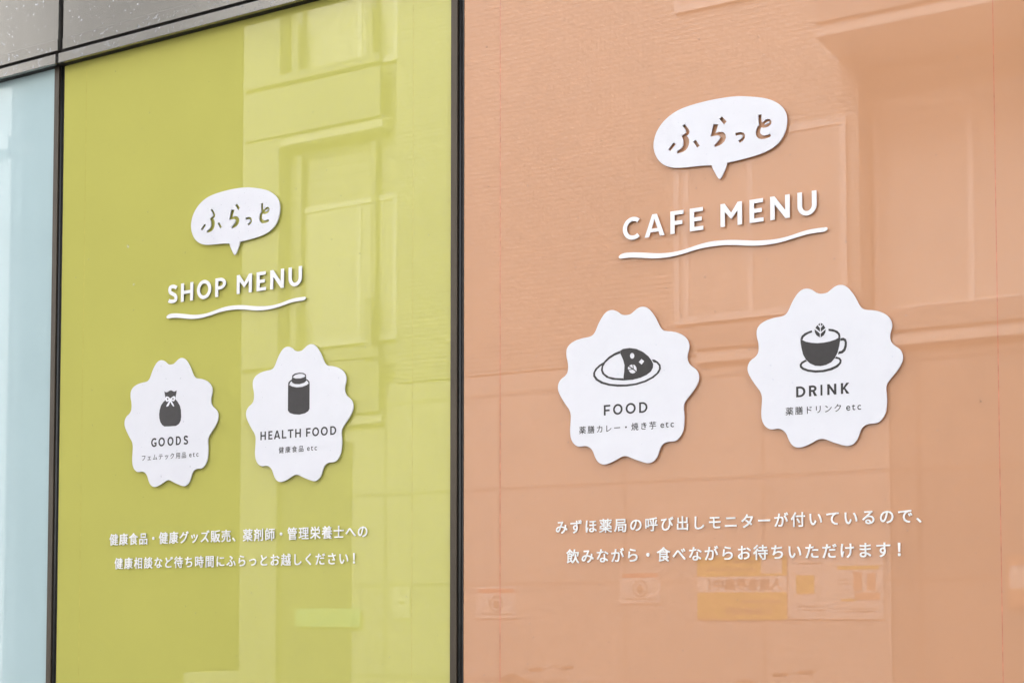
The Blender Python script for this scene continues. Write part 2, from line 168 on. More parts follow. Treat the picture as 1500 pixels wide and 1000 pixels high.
class MB:
    def __init__(self): self.bm = bmesh.new()
    def box(self, x0, x1, y0, y1, z0, z1, bev=0.0, mi=0):
        v = [self.bm.verts.new(c) for c in ((x0,y0,z0),(x1,y0,z0),(x1,y1,z0),(x0,y1,z0),(x0,y0,z1),(x1,y0,z1),(x1,y1,z1),(x0,y1,z1))]
        fs = [self.bm.faces.new([v[i] for i in q]) for q in ((0,3,2,1),(4,5,6,7),(0,1,5,4),(1,2,6,5),(2,3,7,6),(3,0,4,7))]
        for f in fs: f.material_index = mi
        if bev > 0:
            es = list({e for f in fs for e in f.edges})
            bmesh.ops.bevel(self.bm, geom=es, offset=bev, segments=2, affect='EDGES', profile=0.5)
        return self
    def tube(self, pts, r, n=10, closed=False, mi=0):
        pts = [Vector(p) for p in pts]; rings = []
        for i, p in enumerate(pts):
            a = pts[i-1] if (i > 0 or closed) else p; b = pts[(i+1) % len(pts)] if (i < len(pts)-1 or closed) else p
            d = (b-a).normalized(); u = d.orthogonal().normalized() if i == 0 else (rings[-1][1] - d*rings[-1][1].dot(d)).normalized()
            v = d.cross(u); rr = r[i] if isinstance(r, (list, tuple)) else r
            rings.append(([self.bm.verts.new(p + (u*math.cos(2*math.pi*k/n) + v*math.sin(2*math.pi*k/n))*rr) for k in range(n)], u))
        m = len(rings)
        for i in range(m if closed else m-1):
            A, B = rings[i][0], rings[(i+1) % m][0]
            s = 0
            if closed and i == m-1:
                s = min(range(n), key=lambda k: (A[0].co-B[k].co).length)
            for k in range(n):
                f = self.bm.faces.new((A[k], A[(k+1) % n], B[(k+1+s) % n], B[(k+s) % n])); f.smooth = True; f.material_index = mi
        if not closed:
            self.bm.faces.new(list(reversed(rings[0][0]))); self.bm.faces.new(rings[-1][0])
        return self
    def prism_x(self, prof, x0, x1, mi=0):                          # profile of (y,z) swept along x
        A = [self.bm.verts.new((x0, y, z)) for y, z in prof]; B = [self.bm.verts.new((x1, y, z)) for y, z in prof]
        n = len(prof)
        self.bm.faces.new(A); self.bm.faces.new(list(reversed(B)))
        for i in range(n): self.bm.faces.new((A[i], B[i], B[(i+1) % n], A[(i+1) % n]))
        bmesh.ops.recalc_face_normals(self.bm, faces=list(self.bm.faces)); return self
    def build(self, name, mats, parent=None):
        me = bpy.data.meshes.new(name); bmesh.ops.recalc_face_normals(self.bm, faces=list(self.bm.faces)); self.bm.to_mesh(me); self.bm.free()
        return obj(name, me, mats, parent)

def cr(P, k=4, closed=True):                                       # Catmull-Rom through the points
    n = len(P); out = []
    for i in range(n if closed else n-1):
        g = lambda j: P[j % n] if closed else P[min(max(j, 0), n-1)]
        p0, p1, p2, p3 = g(i-1), g(i), g(i+1), g(i+2)
        for s in range(k):
            t = s/k
            out.append(tuple(0.5*(2*p1[a] + (p2[a]-p0[a])*t + (2*p0[a]-5*p1[a]+4*p2[a]-p3[a])*t*t + (3*p1[a]-p0[a]-3*p2[a]+p3[a])*t**3) for a in (0, 1)))
    if not closed: out.append(P[-1])
    return out

ROT = Matrix.Rotation(R(90), 4, 'X')                               # drawn in XY, stood up to face the street (-Y)
def to_mesh(cu):
    o = bpy.data.objects.new("tmp", cu); COL.objects.link(o)
    bpy.context.view_layer.update()
    dg = bpy.context.evaluated_depsgraph_get()
    me = bpy.data.meshes.new_from_object(o.evaluated_get(dg))
    bpy.data.objects.remove(o)
    me.transform(ROT)
    return me

def plate(polys, front, back, bevel=0.0):
    """polys (outer + holes, even-odd) -> solid between y=front and y=back (front is the more negative)"""
    cu = bpy.data.curves.new("c", 'CURVE'); cu.dimensions = '2D'; cu.fill_mode = 'BOTH'
    for P in polys:
        s = cu.splines.new('POLY'); s.points.add(len(P)-1); s.use_cyclic_u = True
        for q, (x, z) in zip(s.points, P): q.co = (x, z, 0, 1)
    t = abs(back-front)
    cu.extrude = max(t/2 - bevel, 0.0); cu.bevel_depth = bevel; cu.bevel_resolution = 1; cu.offset = -bevel
    me = to_mesh(cu); bpy.data.curves.remove(cu)
    me.transform(Matrix.Translation((0, (front+back)/2, 0)))
    return me

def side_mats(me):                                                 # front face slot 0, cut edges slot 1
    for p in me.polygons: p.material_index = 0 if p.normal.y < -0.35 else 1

def glyph(ch, size, front, back, weight=0.0, xs=1.0, align='CENTER', bevel=0.0):
    cu = bpy.data.curves.new("t", 'FONT'); cu.body = ch; cu.size = size; cu.align_x = align
    cu.offset = weight*size; cu.extrude = abs(back-front)/2; cu.resolution_u = 3
    me = to_mesh(cu); bpy.data.curves.remove(cu)
    me.transform(Matrix.Translation((0, (front+back)/2, 0)) @ Matrix.Diagonal((xs, 1, 1, 1)))
    return me

def join(name, parts, mats, parent=None):                          # [(mesh, (x,z))] -> one mesh
    bm = bmesh.new()
    for me, (x, z) in parts:
        me.transform(Matrix.Translation((x, 0, z))); bm.from_mesh(me); bpy.data.meshes.remove(me)
    me = bpy.data.meshes.new(name); bm.to_mesh(me); bm.free()
    return obj(name, me, mats, parent)

def arc(cx, cy, rx, ry, a0, a1, n=18): return [(cx+rx*math.cos(R(a0+(a1-a0)*i/n)), cy+ry*math.sin(R(a0+(a1-a0)*i/n))) for i in range(n+1)]
def buffer(P, h):
    L, Q = [], []
    for i, p in enumerate(P):
        a, b = P[max(i-1, 0)], P[min(i+1, len(P)-1)]
        dx, dy = b[0]-a[0], b[1]-a[1]; d = math.hypot(dx, dy) or 1
        L.append((p[0]-dy/d*h, p[1]+dx/d*h)); Q.append((p[0]+dy/d*h, p[1]-dx/d*h))
    return L + Q[::-1]
def letter(c, W, w):
    """geometric sans capital, cap height 1, width W, stroke w -> outline and holes"""
    a = .86*w
    if c == 'I': return [[(0,0),(0,1),(W,1),(W,0)]]
    if c == 'E': return [[(0,0),(0,1),(.97*W,1),(.97*W,1-a),(w,1-a),(w,.5+a*.52),(.88*W,.5+a*.52),(.88*W,.5-a*.48),(w,.5-a*.48),(w,a),(W,a),(W,0)]]
    if c == 'F': return [[(0,0),(0,1),(W,1),(W,1-a),(w,1-a),(w,.47+a*.5),(.9*W,.47+a*.5),(.9*W,.47-a*.5),(w,.47-a*.5),(w,0)]]
    if c == 'H': return [[(0,0),(0,1),(w,1),(w,.5+a/2),(W-w,.5+a/2),(W-w,1),(W,1),(W,0),(W-w,0),(W-w,.5-a/2),(w,.5-a/2),(w,0)]]
    if c == 'L': return [[(0,0),(0,1),(w,1),(w,a),(W,a),(W,0)]]
    if c == 'T': return [[(0,1),(W,1),(W,1-a),(W/2+w/2,1-a),(W/2+w/2,0),(W/2-w/2,0),(W/2-w/2,1-a),(0,1-a)]]
    if c == 'M': return [[(0,0),(0,1),(.95*w,1),(W/2,.57),(W-.95*w,1),(W,1),(W,0),(W-w,0),(W-w,.63),(W/2,.29),(w,.63),(w,0)]]
    if c == 'N': return [[(0,0),(0,1),(.95*w,1),(W-w,.36),(W-w,1),(W,1),(W,0),(W-.95*w,0),(w,.64),(w,0)]]
    if c == 'A':
        xi = lambda y: 1.1*w + (W/2-1.1*w)*y/.80
        yb, yt = .20, .20+.9*a
        return [[(0,0),(W/2-.55*w,1),(W/2+.55*w,1),(W,0),(W-1.1*w,0),(W-xi(yb),yb),(xi(yb),yb),(1.1*w,0)], [(xi(yt),yt),(W/2,.79),(W-xi(yt),yt)]]
    if c == 'K': return [[(0,0),(0,1),(w,1),(w,.57),(W-1.3*w,1),(W-.04*w,1),(.50*W,.53),(W,0),(W-1.3*w,0),(w+.10*W,.42),(w,.35),(w,0)]]
    if c == 'U': return [[(0,1)] + arc(W/2,.42,W/2,.435,180,360) + [(W,1),(W-w,1)] + arc(W/2,.42,W/2-w,.435-.95*w,360,180) + [(w,1)]]
    if c == 'O': return [arc(W/2,.5,W/2,.515,0,360,40)[:-1], arc(W/2,.5,W/2-w,.515-.94*w,0,360,40)[:-1]]
    if c == 'C':
        rx = .60*W
        return [arc(rx,.5,rx,.515,50,310,32) + arc(rx,.5,rx-w,.515-.94*w,312,48,32)]
    if c == 'G':
        rx = .58*W
        return [arc(rx,.5,rx,.515,48,308,32) + [(W,.10),(W,.50),(.56*W,.50),(.56*W,.50-a),(W-.95*w,.50-a),(W-.95*w,.20)] + arc(rx,.5,rx-w,.515-.94*w,306,46,32)]
    if c == 'D': return [[(0,0),(0,1)] + arc(.40*W,.5,.60*W,.5,90,-90,24), [(w,a)] + arc(.40*W,.5,.60*W-w,.5-a,-90,90,24) + [(w,1-a)]]
    if c == 'P': return [[(0,0),(0,1)] + arc(.46*W,.69,.54*W,.31,90,-90,18) + [(w,.38),(w,0)], [(w,.38+a)] + arc(.46*W,.69,.54*W-w,.31-a,-90,90,18) + [(w,1-a)]]
    if c == 'R': return [[(0,0),(0,1)] + arc(.46*W,.70,.48*W,.30,90,-60,16) + [(W,0),(W-1.25*w,0),(.60*W-.62*w,.40),(w,.40),(w,0)], [(w,.40+a)] + arc(.46*W,.70,.48*W-w,.30-a,-90,90,16) + [(w,1-a)]]
    if c == 'S':
        h = w/2
        P = [(.95*W-h*.3,.80),(.78*W,.95-h*.95),(.53*W,1.01-h*.95),(.24*W,.965-h*.9),(h+.02,.745),(.19*W+.04,.60),(.5*W,.505),(.81*W-.04,.40),(W-h,.265),(.77*W,.04+h*.9),(.48*W,-.01+h*.95),(.22*W,.03+h*.95),(.02*W+h*.4,.17)]
        return [buffer(cr(P, 5, False), h*.97)]

def lettering(c, x0, x1, H, w=0.19):
    W = (x1-x0)/H
    if c == 'I': w = W
    return [[(p[0]*H, p[1]*H) for p in P] for P in letter(c, W, w)]

# ------------------------------------------------------------------ ground
g = MB(); g.box(-60, 60, -60, 20, -0.4, -0.16); tag(g.build('ground', M['asphalt']), kind='structure')
g = MB(); g.box(-60, 60, -7.6, -1.7, -0.16, -0.15); tag(g.build('road', M['asphalt']), kind='structure')
g = MB(); g.box(-60, 60, -1.55, 3, -0.16, 0.0); tag(g.build('pavement', M['pave']), kind='structure')
g = MB(); g.box(-60, 60, -12, -7.75, -0.16, 0.0); tag(g.build('far_pavement', M['pave']), kind='structure')
g = MB(); g.box(-60, 60, -1.7, -1.55, -0.16, 0.003, 0.008); g.box(-60, 60, -7.75, -7.6, -0.16, 0.003, 0.008); tag(g.build('kerb', M['kerb']), kind='structure')
g = MB(); g.box(-60, 60, -2.35, -2.20, -0.15, -0.146); g.box(-60, 60, -7.10, -6.95, -0.15, -0.146); tag(g.build('road_marking', M['paint']), kind='structure')

# ------------------------------------------------------------------ the shop front
shop = empty('shop_front', (-1.75, 0, 0), 'shop front of coloured glass panels in dark mullions below a grey metal fascia', 'shop front')
def part(name, mb, m, label=None, parent=shop, off=(1.75, 0, 0)):
    o = mb.build(name, m, None)
    o.data.transform(Matrix.Translation(off)); o.parent = parent
    if label: o['label'] = label
    return o
PITCH = 1.2047
ZT, ZB = 2.9, 0.32
panes = [(-4.1745, -2.9700, 'blue', 'pale blue glass panel'), (-2.9390, -1.7652, 'green', 'lime green glass panel'), (-1.7331, -0.5690, 'orange', 'apricot orange glass panel'),
         (-0.5370, 0.6350, 'blue', None)]
for x0, x1, k, lab in panes:
    b = MB(); b.box(x0, x1, 0.0, 0.012, ZB, ZT, 0.0012); p = part('glass_pane', b, M[k], lab)
    seams = []
    if k == 'orange': seams = [(x0+0.0900, 0.0019, 'seam_o'), (x1-0.0610, 0.0017, 'seam_o')]
    if k == 'green': seams = [(x0+0.0790, 0.0016, 'seam_g'), (x1-0.0990, 0.0016, 'seam_g')]
    for sx, sw, sm in seams:                                       # the thin line where the film is seamed
        s = MB(); s.box(sx-sw/2, sx+sw/2, -0.00012, 0.001, ZB+0.004, ZT-0.02); part('film_seam', s, M[sm], parent=p, off=(0, 0, 0))
for xm in (-4.1745-0.016, -2.9545, -1.74915, -0.553, 0.651):
    l, r = xm-0.0155, xm+0.0155
    b = MB(); b.box(l+0.0022, r-0.0125, -0.007, 0.03, ZB, ZT-0.012, 0.0008); mu = part('mullion', b, M['bronze'])
    b = MB(); b.box(l-0.004, r+0.004, 0.0135, 0.05, ZB, ZT); part('backing_channel', b, M['joint'], parent=mu, off=(0, 0, 0))
    b = MB(); b.tube([(r-0.0082, -0.0002, ZB+0.002), (r-0.0082, -0.0002, ZT-0.014)], 0.0034, 12); b.box(r-0.0125, r-0.0006, 0.0012, 0.02, ZB+0.001, ZT-0.013); part('gasket', b, M['rubber'], parent=mu, off=(0, 0, 0))
# children of parts were built in world coordinates: bring them under their part's frame
for o in list(COL.objects):
    if o.parent and o.parent.parent is shop: o.data.transform(Matrix.Translation((1.75, 0, 0)))
# plinth, body of the building
b = MB(); b.box(-16, 6, -0.03, 0.5, 0.0, ZB-0.004, 0.004); part('plinth', b, M['plinth'])
b = MB(); b.box(-16, 6, 0.06, 8.0, 0.001, 9.0); part('wall', b, M['greywall'])
for k in range(-9, 5):                                              # further panes out of the picture
    x0 = -1.7331 + PITCH*k
    if k in (-2, -1, 0, 1): continue
    b = MB(); b.box(x0, x0+1.1727, 0.0, 0.012, ZB, ZT, 0.0012); part('glass_pane', b, M['blue'])
    b = MB(); b.box(x0+1.1747, x0+1.2027, -0.006, 0.03, ZB, ZT-0.012, 0.0008); part('mullion', b, M['bronze'])
# fascia: soffit, narrow strip, lip and panels with dark joints
YF = -0.030
b = MB(); b.box(-16, 6, YF+0.003, 0.02, 2.8865, 2.902); part('soffit', b, M['joint'])
b = MB(); b.box(-16, 6, YF+0.012, 0.055, 2.902, 4.6); part('fascia_backing', b, M['joint'])
strip = [(-10.2, -6.572), (-6.56, -2.9412), (-2.9297, 0.70), (0.712, 4.4)]
for x0, x1 in strip:
    b = MB(); b.box(x0, x1, YF, YF+0.010, 2.8845, 2.9085, 0.0010); part('fascia_strip', b, M['alu'])
pan = [(-10.2, -6.563), (-6.545, -2.9318), (-2.9138, 0.70), (0.718, 4.4)]
for x0, x1 in pan:
    b = MB(); b.prism_x([(YF-0.0008, 2.9165), (YF-0.0012, 2.9438), (YF+0.0006, 2.9454), (YF+0.0006, 4.55), (YF+0.010, 4.55), (YF+0.010, 2.9165)], x0, x1); part('fascia_panel', b, M['alu'])

# ------------------------------------------------------------------ signs on the glass
def grow(P, d):
    n = len(P); ar = sum(P[i][0]*P[(i+1) % n][1]-P[(i+1) % n][0]*P[i][1] for i in range(n)); s = 1 if ar > 0 else -1
    out = []
    for i in range(n):
        a, b_ = P[i-1], P[(i+1) % n]; dx, dz = b_[0]-a[0], b_[1]-a[1]; L = math.hypot(dx, dz) or 1
        out.append((P[i][0]+s*d*dz/L, P[i][1]-s*d*dx/L))
    return out
def inset_pad(polys, inset, back, parent, off=(0, 0)):               # the foam strip that holds a letter off the glass
    me = plate_inset(polys, back, -0.0001, inset); me.transform(Matrix.Translation((off[0], 0, off[1])))
    return obj('mounting_pad', me, M['pad'], parent)
def plate_inset(polys, front, back, inset):
    cu = bpy.data.curves.new("c", 'CURVE'); cu.dimensions = '2D'; cu.fill_mode = 'BOTH'
    for P in polys:
        s = cu.splines.new('POLY'); s.points.add(len(P)-1); s.use_cyclic_u = True
        for q, (x, z) in zip(s.points, P): q.co = (x, z, 0, 1)
    cu.extrude = abs(back-front)/2; cu.offset = -inset
    me = to_mesh(cu); bpy.data.curves.remove(cu); me.transform(Matrix.Translation((0, (front+back)/2, 0)))
    return me
def bubble(key, label):
    x, z, sx, sz = BUBBLE_POS[key]
    t = empty('speech_bubble_sign', (x, 0, z), label, 'sign', 'speech bubble signs')
    A = cr(BUBBLE['arc_a'], 3, False)
    T = cr([BUBBLE['arc_a'][-1]] + BUBBLE['tail'] + [BUBBLE['arc_a'][0]], 3, False)
    polys = [A + T[1:-1]] + [grow(P, -.0005 if P is HIRA[-1] else .0007) for P in HIRA]
    sc = lambda P: [(a*sx, c*sz) for a, c in P]
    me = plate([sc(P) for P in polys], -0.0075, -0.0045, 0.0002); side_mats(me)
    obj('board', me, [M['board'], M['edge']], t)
    pads = MB()
    pads.box(.010*sx, .018*sx, -0.0047, 0.0, -.006*sz, .024*sz)
    pads.build('mounting_pad', M['pad'], t)
    return t
bubble('cafe', 'white speech bubble sign with cut-out hiragana above the CAFE MENU letters')
bubble('shop', 'white speech bubble sign with cut-out hiragana above the SHOP MENU letters')

def heading(key, label):
    z, H, L = HEADS[key]
    t = empty('menu_heading', ((L[0][1]+L[-1][2])/2, 0, z), label, 'lettering', 'raised menu headings')
    for c, a, b_ in L:
        polys = lettering(c, a, b_, H, 0.205)
        me = plate(polys, -0.0062, -0.0047, 0.0003)
        me.transform(Matrix.Translation((a-t.location.x, 0, 0)))
        o = obj('letter', me, M['white'], t); o['label'] = 'letter ' + c
        if c in 'SA':                                               # these two get a pad drawn along the stroke
            W = (b_-a)/H
            q = [buffer([(.30*W,.14),(.55*W,.10),(.80*W,.20)], .02)] if c == 'S' else [[(.44*W,.84),(.46*W,.93),(.54*W,.93),(.56*W,.84)]]
            inset_pad([[(x*H, z*H) for x, z in P] for P in q], 0.0, -0.0048, o, (a-t.location.x, 0))
        else: inset_pad(polys, .0031, -0.0048, o, (a-t.location.x, 0))
    return t
heading('cafe', 'raised white capital letters reading CAFE MENU on the orange glass')
heading('shop', 'raised white capital letters reading SHOP MENU on the green glass')

for key, lab in (('cafe', 'white wavy underline strip below CAFE MENU on orange glass'), ('shop', 'white wavy underline strip below SHOP MENU on green glass')):
    x, z, s = UL_POS[key]
    P = cr([(a*s, c) for a, c in UNDERLINE], 2)
    me = plate([P], -0.0062, -0.0047, 0.0003)
    o = obj('wavy_underline', me, M['white']); inset_pad([P], .0022, -0.0048, o); o.location = (x, 0, z); tag(o, lab, 'underline', 'wavy underlines')

def inked(name, polys, parent, m=None, front=-0.00785, smooth=True):
    me = plate([cr(P, 3) if (smooth and len(P) > 6) else P for P in polys], front, front+0.0002)
    return obj(name, me, m or M['ink'], parent)

CAP_TXT = {'goods': 'フェムテック用品', 'health': '健康食品', 'food': '薬膳カレー・焼き芋', 'drink': '薬膳ドリンク'}
BADGE_LABEL = {'goods': 'white scalloped badge printed with a drawstring pouch and the word GOODS',
    'health': 'white scalloped badge printed with a lidded jar and the words HEALTH FOOD',
    'food': 'white scalloped badge printed with a plate of curry and the word FOOD',
    'drink': 'white scalloped badge printed with a leaf over a cup and the word DRINK'}
def badge(key):
    x, z, sx, sz = ORG[key]
    t = empty('menu_badge', (x, 0, z), BADGE_LABEL[key], 'badge', 'scalloped menu badges')
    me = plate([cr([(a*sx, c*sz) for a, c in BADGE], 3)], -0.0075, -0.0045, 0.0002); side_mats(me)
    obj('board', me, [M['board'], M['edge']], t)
    pads = MB()
    pads.box(-.07, .07, -0.0047, 0.0, -.07, .07)
    pads.build('mounting_pad', M['pad'], t)
    base, H, L = TITLES[key]
    ws = {'goods': .205, 'health': .20, 'food': .19, 'drink': .215}[key]
    join('title_lettering', [(plate(lettering(c, a, b_, H, ws), -0.00785, -0.00765), (a, base)) for c, a, b_ in L], M['ink'], t)
    x0, p, zc, em, etc = CAPTIONS[key]
    parts = [(glyph(c, em*.98, -0.00785-.00003*q, -0.00765), (x0+i*p+a*.007*em, zc-.38*em+e*.005*em)) for i, c in enumerate(CAP_TXT[key]) for q, (a, e) in enumerate(((-1, -1), (1, 1)))]
    ex = [etc[0], (etc[0]+etc[1])/2, etc[1]]
    for c, al, px_ in (('e', 'LEFT', etc[0]), ('t', 'CENTER', (etc[0]+etc[1])/2), ('c', 'RIGHT', etc[1])):
        parts.append((glyph(c, em*1.13, -0.00785, -0.00765, 0.004, 1.0, al), (px_, zc-.37*em)))
    join('caption_lettering', parts, M['ink'], t)
    if key == 'goods':
        i = inked('pouch_icon', GOODS_ICON['pouch'], t, smooth=False)
        inked('bow', GOODS_ICON['bow'], i, M['bowink'], -0.0082)
    if key == 'health':
        i = inked('jar_icon', HEALTH_ICON['jar'], t, smooth=False); inked('cap', HEALTH_ICON['cap'], i, smooth=False)
    if key == 'food':
        i = inked('plate_icon', FOOD_ICON['plate'], t, smooth=False); inked('rice', FOOD_ICON['rice'], i, smooth=False); inked('curry', FOOD_ICON['curry'], i, smooth=False)
    if key == 'drink':
        i = inked('cup_icon', DRINK_ICON['cup'], t, smooth=False)
        for n in ('handle', 'saucer', 'leaf'): inked(n, DRINK_ICON[n], i, smooth=False)
        for P in DRINK_ICON['rim']: inked('rim', [P], i, smooth=False)
    return t
for k in ('goods', 'health', 'food', 'drink'): badge(k)

LINE_TXT = {'g1': ('健康食品・健康グッズ販売、薬剤師・管理栄養士への', 'upper line of small white Japanese lettering on the green glass'),
            'g2': ('健康相談など待ち時間にふらっとお越しください！', 'lower line of small white Japanese lettering on the green glass'),
            'o1': ('みずほ薬局の呼び出しモニターが付いているので、', 'upper line of small white Japanese lettering on the orange glass'),
            'o2': ('飲みながら・食べながらお待ちいただけます！', 'lower line of small white Japanese lettering on the orange glass')}
for key, (txt, lab) in LINE_TXT.items():
    x0, p, zc, em = LINES[key]
    t = empty('text_line', (x0, 0, zc), lab, 'lettering', 'small white text lines')
    for i, c in enumerate(txt):
        D = (.022 if c == '！' else .0135)*em; sh = .11*em if c == '！' else 0                                                # heavier strokes: four slightly shifted copies of the glyph
        parts = [(glyph(c, em*.97, -0.0036-.00004*q, -0.0026), (i*p+sh+a*D, -.38*em*.97+e*D)) for q, (a, e) in enumerate(((-1, -1), (1, -1), (-1, 1), (1, 1)))]
        join('character', parts, M['vinyl'], t)

# ------------------------------------------------------------------ across the street (seen as reflections)
YA = -9.5
apt = empty('apartment_building', (-3.5, YA, 0), 'pale tiled apartment block with white balconies across the street, mirrored in the glass', 'building')
AO = (3.5, -YA, 0)
def ap(name, mb, m, parent=apt): return part(name, mb, m, parent=parent, off=AO)
b = MB(); b.box(-10.05, -3.72, YA-6, YA, 0.0, 3.72); b.box(-10.05, -3.72, YA-6, YA-0.02, 3.72, 3.75); ap('lower_wall', b, M['panelwall'])
b = MB(); b.box(-3.72, 8, YA-6, YA-0.015, 0.0, 3.74); o = ap('lower_wall', b, M['dimmed_wall']); o['label'] = 'stretch of lower wall darkened to dim its reflection'  # added darker stretch, dims what the right of the orange pane mirrors
b = MB(); b.box(-8.62, -3.95, YA-6, YA, 3.75, 9.6); b.box(-3.95, 8, YA-6, YA-0.35, 3.75, 9.6); ap('tiled_wall', b, M['tile'])
b = MB(); b.box(-10.05, -8.62, YA-6, YA-0.10, 3.75, 9.6); ap('recessed_wall', b, M['shaded_siding'])
b = MB(); b.box(-10.04, -9.15, YA+0.002, YA+0.012, 0.02, 3.2, 0.002); ap('added_dark_panel', b, M['dark_sheet'])  # dark sheet added to dim the low reflection in the green pane
b = MB(); b.box(-10.55, -10.06, YA-6, YA+0.06, 0, 9.6, 0.01); ap('corner_pier', b, M['balc'])
b = MB(); b.box(-10.7, 8.2, YA-6.2, YA+0.25, 9.6, 9.9, 0.02); ap('roof', b, M['soffit'])
def child(mb, name, m, par):                                        # sub-part drawn in world coordinates
    o = mb.build(name, m); o.data.transform(Matrix.Translation(AO)); o.parent = par; return o
for x0, x1, z, posts in ((-10.52, -8.76, 6.44, (-9.86, -8.92)), (-10.52, -8.76, 3.50, (-9.86, -8.92)), (-4.12, 7.9, 6.26, (-3.3, -2.0, -.7, .6, 1.9, 3.2)), (-5.40, 7.9, 3.80, (-3.3, -2.0, -.7, .6, 1.9, 3.2))):
    b = MB(); b.box(x0, x1, YA-0.1 if x0 < -8 else YA-0.34, YA+0.55 if x0 > -8 and z > 5 else YA+0.05, z-0.14, z, 0.01); s = ap('balcony', b, M['soffit'])
    yf = YA+0.55 if x0 > -8 and z > 5 else YA+0.05
    if z > 4 or x0 < -8:
        b = MB(); n = max(1, round((x1-x0)/1.45))
        for i in range(n):
            b.box(x0+(x1-x0)*i/n+0.008, x0+(x1-x0)*(i+1)/n-0.008, yf, yf+0.03, z-0.03, z+0.47, 0.004)
        child(b, 'parapet_panel', M['balc'], s)
        b = MB(); b.box(x0, x1, yf-0.01, yf+0.05, z+0.51, z+0.60, 0.006); child(b, 'rail', M['balc'], s)
        for px_ in posts:
            b = MB(); b.box(px_-.04, px_+.04, yf-0.04, yf+0.01, z, z+1.12, 0.004); b.box(px_-.03, px_+.03, YA-.07, YA-.02, z+.6, z+2.7); child(b, 'post', M['balc'], s)
    else:
        b = MB(); b.box(x0, x1, yf, yf+0.03, z-0.02, z+0.16, 0.004); child(b, 'edge_beam', M['balc'], s)
def window(x0, x1, z0, z1, y, div):
    b = MB(); f = .055
    b.box(x0, x0+f, y, y+.03, z0, z1); b.box(x1-f, x1, y, y+.03, z0, z1); b.box(x0+f, x1-f, y, y+.03, z0, z0+f); b.box(x0+f, x1-f, y, y+.03, z1-f, z1)
    for d in div: b.box(d-.025, d+.025, y, y+.028, z0+f, z1-f)
    o = ap('window', b, M['frame'])
    b = MB(); b.box(x0+.02, x1-.02, y+.004, y+.02, z0+.02, z1-.02); child(b, 'pane', M['glass'], o)
window(-9.9, -8.66, 4.2, 5.66, YA-0.098, (-9.13,)); window(-9.9, -8.66, 7.0, 8.6, YA-0.098, (-9.13,))
window(-5.62, -4.05, 4.02, 5.62, YA+0.002, (-5.5, -4.9)); window(-5.6, -4.6, 6.80, 8.3, YA+0.002, ())
window(-3.93, -1.2, 4.0, 6.05, YA-0.348, (-3.12, -2.1)); window(-0.4, 2.0, 4.0, 6.05, YA-0.348, (.8,)); window(-3.76, -1.2, 6.6, 8.5, YA-0.348, (-2.94, -2.1))
# neighbours further along
nb = empty('pale_building', (-22, -9.8, 0), 'plain pale building beyond the alley left of the apartment block', 'building')
b = MB(); b.box(-36, -14.5, -10.0, -9.8, 0, 11, 0.02); part('wall', b, M['palewall'], parent=nb, off=(22, 9.8, 0))
b = MB(); b.box(-36, -14.9, -17.0, -10.0, 0, 10.9); o = part('wall', b, M['greywall'], parent=nb, off=(22, 9.8, 0)); o['label'] = 'side wall darkened to dim the alley reflection'  # side coloured dark so the alley mirrors dark in the glass
b = MB(); b.box(-36.1, -14.45, -10.1, -9.7, 7.05, 7.2); part('string_course', b, M['soffit'], parent=nb, off=(22, 9.8, 0))
dk = empty('dark_building', (-13, -20, 0), 'dark grey building closing the alley behind the street', 'building')
b = MB(); b.box(-30, 4, -26, -20, 0, 22); part('wall', b, M['greywall'], parent=dk, off=(13, 20, 0))
b = MB(); b.box(-30.2, 4.2, -26.2, -19.7, 22.0, 22.4); part('roof', b, M['joint'], parent=dk, off=(13, 20, 0))
ut = MB(); ut.box(-11.6, -10.64, -10.4, -9.75, 0.10, 0.86, 0.02); ut.box(-11.55, -11.45, -10.35, -9.8, 0, .10); ut.box(-10.8, -10.7, -10.35, -9.8, 0, .10)
tag(ut.build('air_conditioner_unit', M['balc']), 'white outdoor air conditioner unit at the corner of the apartment block', 'air conditioner')

def wallmesh(me, x, z): me.transform(Matrix.Rotation(R(180), 4, 'Z')); me.transform(Matrix.Translation((x, 0, z))); return me
def poster(name, x0, x1, z0, z1, base, label, cat, bits, group=None, out=0.012):
    """bits: (name, material, [boxes (u0,u1,v0,v1) in 0..1, u from the reader's left]) ; the reader faces -y"""
    Wd, Hd = x1-x0, z1-z0
    t = empty(name, ((x0+x1)/2, YA+out, z0), label, cat, group)
    b = MB(); b.box(-Wd/2, Wd/2, -0.010, 0.0, 0, Hd, 0.001); b.build('sheet', base, t)
    for lay, (n, m, boxes) in enumerate(bits):
        y = 0.0006+0.0006*lay
        b = MB()
        for u0, u1, v0, v1 in boxes: b.box(Wd/2-u1*Wd, Wd/2-u0*Wd, 0.0002, y, v0*Hd, v1*Hd)
        b.build(n, m, t)
    return t
def word(t, txt, m, u, v, size, Wd, Hd, weight=.02):
    me = glyph(txt, size, -0.0030, -0.0026, weight)
    me.transform(Matrix.Rotation(R(180), 4, 'Z')); me.transform(Matrix.Translation((Wd/2-u*Wd, 0.001, v*Hd)))
    obj('lettering', me, m, t)
t = poster('yellow_poster', -5.42, -4.605, 1.445, 1.985, M['poster_w'], 'yellow and white tenant notice poster on the apartment wall, mirrored in the orange glass', 'poster',
    [('colour_band', M['poster_y'], [(0, 1, 0, .43), (0, 1, .68, 1)]), ('photo', M['soffit'], [(.05, .28, .72, .96)]), ('text_rows', M['poster_k'], [(.35, .6, .90, .925), (.33, .9, .78, .80), (.06, .5, .27, .30)])])
word(t, '入居者募集中！', M['poster_k'], .5, .485, .105, .815, .54)
word(t, '0120 80 5573', M['poster_k'], .42, .09, .075, .815, .54)
